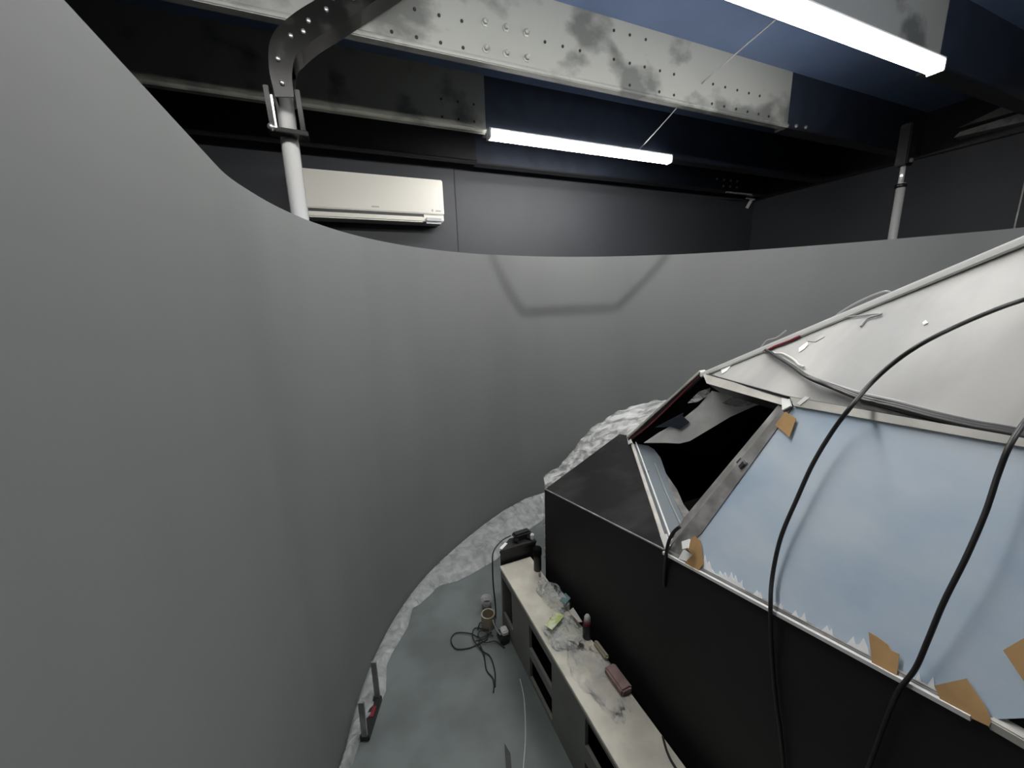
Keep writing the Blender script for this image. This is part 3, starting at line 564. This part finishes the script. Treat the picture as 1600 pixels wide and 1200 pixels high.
plate('latch', P['latch'][0], .004, M['dark_plastic'], ck); plate('latch_edge', P['latch'][1], .004, M['bolt'], ck)
bar('roof_seal', H1 + Vector((-.002, -.004, .010)), H2 + Vector((-.002, 0, .010)), .006, .006, M['black_gloss'], ck)
bar('roof_seal', H2 + Vector((-.002, 0, .010)), Vector((.998, BACK, 1.43)), .006, .006, M['black_gloss'], ck)
for k, p in enumerate(P['paint_blobs']): plate('paint_splash', p, .001, M['white'], ck)
plate('dull_patch', P['dull_patch'], .001, M['grey_frame'], ck)

# ------------------------------------------------------------------ plastic film
def resample(pts, n):
    pts = [Vector(p) for p in pts]; L = [0]
    for a, b in zip(pts[:-1], pts[1:]): L.append(L[-1] + (b - a).length)
    out = []; j = 0
    for i in range(n):
        s = L[-1] * i / (n - 1)
        while j < len(pts) - 2 and L[j + 1] < s: j += 1
        t = (s - L[j]) / max(1e-9, L[j + 1] - L[j]); out.append(pts[j].lerp(pts[j + 1], min(1, t)))
    return out
def film_strip(name, label, top, bot, n, seed):
    T, B = resample(top, n), resample(bot, n); R = []
    for i in range(n):
        row = []
        for k in range(13):
            t = k / 12; p = T[i].lerp(B[i], t)
            q = Vector((p.x * 9 + seed, p.y * 9, t * 1.3)); q2 = Vector((p.x * 28 + seed, p.y * 28, t * 3))
            h = .008 * (noise.noise(q) + .4) * math.sin(math.pi * min(1, t * 1.0)) + 0.008 * abs(noise.noise(q2)) * (1 if 0 < k < 12 else .3)
            h += (.022 * abs(noise.noise(Vector((i * .21, t * .8, seed)))) + .010 * abs(noise.noise(Vector((i * .55, t * 2.2, seed + 5))))) * math.sin(math.pi * t) ** .5 if 0 < k < 12 else 0
            p.z = max(.004, p.z + max(0, h)); row.append(p)
        R.append(row)
    o = done(name, grid_mesh(R), M['film'], None, smooth=True)
    return tag(o, label, 'plastic film')
ft = [Vector((p[0], p[1], max(.02, p[2]))) for p in P['film_top']]
cx = Vector((1.515, .838, 0))
ft = [p + (Vector((cx.x, cx.y, p.z)) - p).normalized() * .012 for p in ft]
fb = P['film_bot']
film_strip('floor_film', 'wrinkled clear film along the foot of the screen, behind the black box', ft[11:], fb[11:], 150, 3)
film_strip('floor_film', 'crumpled clear film along the foot of the screen, beside the steel bracket', ft[:12], fb[:12], 120, 11)
# crumpled sheet heaped in front of the nose
ridge_k = [(.80, .45), (.95, .60), (1.066, .655), (1.223, .79), (1.361, .90), (1.481, .945), (1.682, .975), (1.896, .975), (2.12, .90), (2.30, .6)]
def rk(x):
    for a, b in zip(ridge_k[:-1], ridge_k[1:]):
        if a[0] <= x <= b[0]: t = (x - a[0]) / (b[0] - a[0]); return a[1] + (b[1] - a[1]) * t
    return ridge_k[0][1] if x < ridge_k[0][0] else ridge_k[-1][1]
def ynose(x): return 1.585 + (1.682 - 1.549) / .55 * min(x - .8, 1.9 - x) if .8 < x < 1.9 else 1.585
R = []
for i in range(111):
    x0 = .82 + 1.46 * i / 110; row = []; y0 = ynose(x0)
    for k in range(41):
        t = k / 40
        if t < .3: u = t / .3; y = y0 + (1.90 - y0) * u; x = x0 + (y - 1.57) * .47 * (1 - i / 110) ** 1.5; z = rk(x) - .20 * (1 - u) ** 1.5
        else: u = (t - .3) / .7; y = 1.90 + .09 * u ** .8; x = x0 + (y - 1.57) * .47 * (1 - i / 110) ** 1.5; z = rk(x) * (1 - u ** 1.3) + .006
        h = .5 * noise.noise(Vector((x * 5, y * 9, z * 9))) + .35 * noise.noise(Vector((x * 14 + 4, y * 20, z * 20)))
        row.append(Vector((x + .02 * noise.noise(Vector((x * 9, z * 9, 2))), y + .02 * h * (0 if k == 0 else 1), max(.004, z + .035 * h * min(1, t * 6)))))
    R.append(row)
tag(done('plastic_sheet', grid_mesh(R), M['film2'], None, smooth=True), 'big crumpled plastic sheet heaped up in front of the cockpit nose', 'plastic sheet')

# ------------------------------------------------------------------ long low bench beside the cockpit
BX0, BX1, BY0, BY1, BH = .575, .745, -.1, 1.61, .35
bench = thing('storage_bench', 'long low cream-topped box bench with dark cut-outs beside the cockpit', 'bench', (BX0, .8, 0))
box('top_board', (BX0 - .003, BY0, BH - .016), (BX1, BY1 + .003, BH), M['bench'], bench, .0015)
cuts = [(1.47, 1.595, .09, .30), (1.075, 1.277, .175, .295), (1.075, 1.277, .02, .13), (.60, .845, .20, .315), (.60, .845, .02, .13), (.1, .35, .18, .31)]
ys = sorted({BY0, BY1} | {v for c in cuts for v in c[:2]}); zz = sorted({0, BH - .016} | {v for c in cuts for v in c[2:]})
bm = bmesh.new()
for a, b in zip(ys[:-1], ys[1:]):
    for c, d in zip(zz[:-1], zz[1:]):
        my, mz = (a + b) / 2, (c + d) / 2
        if any(q[0] < my < q[1] and q[2] < mz < q[3] for q in cuts): continue
        add_box(bm, (BX0, a, c), (BX0 + .012, b, d))
bmesh.ops.remove_doubles(bm, verts=bm.verts[:], dist=1e-5)
done('front_board', bm, M['bench_side'], bench)
box('back_board', (BX1 - .012, BY0, 0), (BX1, BY1, BH - .016), M['bench_side'], bench)
box('end_board', (BX0 + .012, BY1 - .012, 0), (BX1 - .012, BY1, BH - .016), M['bench_side'], bench)
box('bottom_board', (BX0 + .012, BY0, 0), (BX1 - .012, BY1 - .012, .01), M['inner'], bench)

# things on and around the bench
bb = thing('black_box', 'black plastic box behind the far end of the bench, white label on its edge', 'box', (.67, 1.70, 0))
plate('body', [(.584, 1.63, .408), (.785, 1.63, .408), (.785, 1.70, .408), (.665, 1.70, .408)], .408, M['dark_plastic'], bb, n=(0, 0, 1))
plate('lid', [(.580, 1.627, .422), (.788, 1.627, .422), (.788, 1.704, .422), (.664, 1.704, .422)], .014, M['nose'], bb, n=(0, 0, 1))
bar('label', (.592, 1.642, .4225), (.636, 1.675, .4225), .016, .002, M['white'], bb)
gd = thing('black_gadget', 'small black gadget with a grip lying on the black box', 'gadget', (.70, 1.70, .422))
bar('body', (.675, 1.672, .455), (.775, 1.682, .452), .045, .022, M['dark_plastic'], gd, bev=.008)
bar('grip', (.69, 1.685, .424), (.685, 1.65, .445), .02, .03, M['dark_plastic'], gd, bev=.005)
bar('grip', (.76, 1.685, .424), (.755, 1.65, .445), .02, .03, M['dark_plastic'], gd, bev=.005)
tag(box('white_plug', (.762, 1.634, .423), (.782, 1.652, .458), M['white'], None, .005), 'small white plug on the black box against the cockpit', 'plug')
tag(tube('hanging_cable', [(.68, 1.715, .43), (.62, 1.70, .425), (.56, 1.665, .40), (.545, 1.645, .33), (.543, 1.64, .22), (.55, 1.642, .10), (.555, 1.66, .006)], .0035, M['cable'], None, 8, 8), 'thin black cable hanging down the corner of the black box', 'cable')
can = thing('spray_can', 'black spray can standing on the far end of the bench', 'can', (.733, 1.505, BH))
lathe('body', [(.016, 0), (.019, .003), (.019, .082), (.013, .092)], (.733, 1.505, BH), M['dark_plastic'], can)
lathe('cap', [(.021, 0), (.0215, .03), (.019, .036)], (.733, 1.505, BH + .088), M['inner'], can)
tag(lathe('silver_nut', [(.007, 0), (.007, .012), (.004, .014)], (.722, 1.462, BH), M['bolt'], None, 6, smooth=False), 'tiny silver nut on the bench at the foot of the spray can', 'nut')
def blob(name, label, cat, c, sx, sy, sz, m, seed, rot=0.0, rough_amp=.35, peak=None):
    bm = bmesh.new(); bmesh.ops.create_icosphere(bm, subdivisions=5, radius=1.0)
    for v in bm.verts:
        p = v.co.copy(); h = 1 + rough_amp * noise.noise(p * 1.7 + Vector((seed, 0, 0))) + .5 * rough_amp * noise.noise(p * 4.5 + Vector((0, seed, 0)))
        z = max(-.02, p.z * h); x, y = p.x * h, p.y * h
        if peak: z *= 1 + peak * max(0, 1 - (x * x + y * y) * 2.2)
        x, y = x * sx, y * sy
        v.co = Vector((c[0] + x * math.cos(rot) - y * math.sin(rot), c[1] + x * math.sin(rot) + y * math.cos(rot), c[2] + .002 + z * sz))
    return tag(done(name, bm, m, None, smooth=True), label, cat)
blob('plastic_bag', 'crumpled clear plastic bag on the bench next to the spray can', 'bag', (.716, 1.31, BH), .045, .10, .045, M['bag'], 2.0, .1, .4, .5)
tag(plate('teal_card', [(.71, 1.245, BH + .045), (.752, 1.27, BH + .045), (.757, 1.235, BH + .045), (.72, 1.215, BH + .045)], .002, M['teal'], None, n=(0, 0, 1)), 'small teal card poking out of the clear bag on the bench', 'card')
b2 = thing('label_bag', 'clear plastic bag with a green label lying on the bench', 'bag', (.66, 1.13, BH))
o = blob('x', 'x', 'x', (.662, 1.13, BH), .065, .085, .018, M['bag'], 7.0, -.2, .45); o.name = 'bag'; o.parent = b2; o.matrix_parent_inverse = Matrix.Translation(-b2.location)
for k in ('label', 'category'): del o[k]
bar('green_label', (.605, 1.155, BH + .026), (.685, 1.195, BH + .026), .035, .003, M['green'], b2)
tag(plate('paper_tag', [(.722, 1.19, BH + .03), (.748, 1.20, BH + .03), (.742, 1.12, BH + .03), (.726, 1.125, BH + .03)], .002, M['trim'], None, n=(0, 0, 1)), 'pale paper strip beside the label bag, next to the bottle', 'paper')
bt = thing('glue_bottle', 'small bottle with a dark red collar and pale tip between bench and cockpit', 'bottle', (.743, 1.095, BH))
lathe('body', [(.016, 0), (.018, .004), (.018, .05), (.013, .06)], (.735, 1.075, BH), M['dark_plastic'], bt)
lathe('collar', [(.015, 0), (.015, .016)], (.735, 1.075, BH + .06), M['red'], bt)
lathe('tip', [(.0135, 0), (.012, .018), (.007, .028)], (.735, 1.075, BH + .076), M['trim'], bt)
tag(box('foam_block', (.705, .825, BH), (.750, .925, BH + .028), M['pink'], None, .006), 'dusty pink foam block on the bench against the cockpit', 'block')
tag(box('dark_tool', (.735, .955, BH), (.753, 1.035, BH + .022), M['tan'], None, .005), 'slim brownish tool on the bench between foam block and bottle', 'tool')
blob('clear_sheet', 'flat clear plastic wrap spread over the middle of the bench', 'plastic wrap', (.675, .92, BH), .065, .16, .006, M['wrap'], 13.0, 0, .4)
tag(tube('bench_cord', [(.742, .68, BH + .004), (.722, .64, BH + .005), (.715, .60, BH + .005), (.712, .50, BH + .005)], .0035, M['cable'], None, 8, 8), 'thin black cord lying on the near end of the bench', 'cord')

# on the floor
tr = thing('tape_roll', 'upright brown cardboard tube on the floor beside the bench', 'tube', (.50, 1.64, 0))
bm = bmesh.new(); seg = 28; rings = []
for r, h in ((.036, 0), (.036, .075), (.029, .075), (.029, .006)):
    rings.append([bm.verts.new((.505 + r * math.cos(2 * math.pi * k / seg), 1.635 + r * math.sin(2 * math.pi * k / seg), h)) for k in range(seg)])
for a, b in zip(rings[:-1], rings[1:]):
    for k in range(seg): bm.faces.new((a[k], a[(k + 1) % seg], b[(k + 1) % seg], b[k]))
bm.faces.new(rings[-1]); bm.faces.new(rings[0][::-1])
done('tube_wall', bm, M['tan'], tr, smooth=False)
cc = thing('plastic_cup', 'small clear plastic cup behind the cardboard tube', 'cup', (.54, 1.735, 0))
lathe('cup', [(.024, 0), (.032, .07), (.030, .07), (.022, .004)], (.535, 1.745, 0), M['clear'], cc)
lathe('content', [(.0225, 0), (.026, .028)], (.535, 1.745, .004), M['dark_plastic'], cc)
pa_ = thing('plug_adapter', 'small white and black plug adapter on the floor against the bench', 'adapter', (.55, 1.535, 0))
box('body', (.522, 1.49, 0), (.566, 1.56, .035), M['dark_plastic'], pa_, .005)
box('cap', (.535, 1.505, .035), (.568, 1.548, .06), M['white'], pa_, .005)
tag(tube('grey_lead', [(.525, 1.60, .05), (.512, 1.58, .075), (.518, 1.55, .05), (.53, 1.52, .037)], .004, M['wire_grey'], None, 6, 8), 'short grey lead arching from the cardboard tube to the adapter', 'cord')
ct = thing('cord_tangle', 'tangle of thin dark cords on the floor beside the bench', 'cord', (.43, 1.5, 0))
for pts in ([(.50, 1.58, .012), (.44, 1.575, .01), (.40, 1.62, .01), (.335, 1.655, .008), (.302, 1.625, .007), (.312, 1.568, .006), (.37, 1.545, .006), (.42, 1.545, .008), (.47, 1.55, .01)],
            [(.49, 1.60, .012), (.43, 1.64, .01), (.405, 1.58, .012), (.425, 1.50, .01), (.45, 1.46, .006), (.445, 1.38, .006), (.42, 1.31, .006)],
            [(.48, 1.57, .014), (.43, 1.56, .014), (.425, 1.47, .008), (.412, 1.40, .006), (.425, 1.345, .006), (.405, 1.29, .006)],
            [(.50, 1.55, .016), (.455, 1.60, .02), (.43, 1.58, .02), (.45, 1.53, .018), (.50, 1.52, .014), (.53, 1.47, .01)],
            [(.44, 1.62, .016), (.47, 1.66, .012), (.49, 1.60, .016), (.46, 1.55, .02), (.41, 1.56, .016)]):
    tube('cord', pts, .0028, M['cable'], ct, 8, 8)
tag(tube('floor_wire', [(.535, 1.30, .003), (.513, 1.207, .003), (.461, 1.082, .003), (.410, .99, .003), (.375, .92, .003)], .0022, M['wire_white'], None, 8, 6), 'thin pale wire lying along the floor beside the bench', 'wire')
bl = tag(plate('dark_sliver', [(.376, 1.09, .004), (.384, 1.05, .004), (.362, .98, .004), (.34, .98, .004)], .004, M['dark_plastic'], None, n=(0, 0, 1)), 'dark pointed sliver lying on the open floor', 'sliver')
ub = thing('steel_bracket', 'U-shaped steel bracket standing on the floor close to the screen', 'bracket', (-.09, 1.39, 0))
dv = Vector((.062, .15, 0)).normalized()
b0, b1 = Vector((-.118, 1.318, 0)), Vector((-.056, 1.468, 0))
bar('base', b0 + Vector((0, 0, .014)), b1 + Vector((0, 0, .014)), .036, .026, M['dark_plastic'], ub, bev=.003)
bar('upright', b0 + Vector((0, 0, .0)) + dv * .006, b0 + dv * .006 + Vector((.004, 0, .185)), .022, .010, M['grey_frame'], ub, upv=dv, bev=.001)
bar('upright', b1 - dv * .006, b1 - dv * .006 + Vector((.002, 0, .205)), .022, .010, M['grey_frame'], ub, upv=dv, bev=.001)
bar('inner_strip', b0 + dv * .07 + Vector((.004, 0, .0285)), b1 - dv * .05 + Vector((.004, 0, .0285)), .014, .004, M['wire_red'], ub)
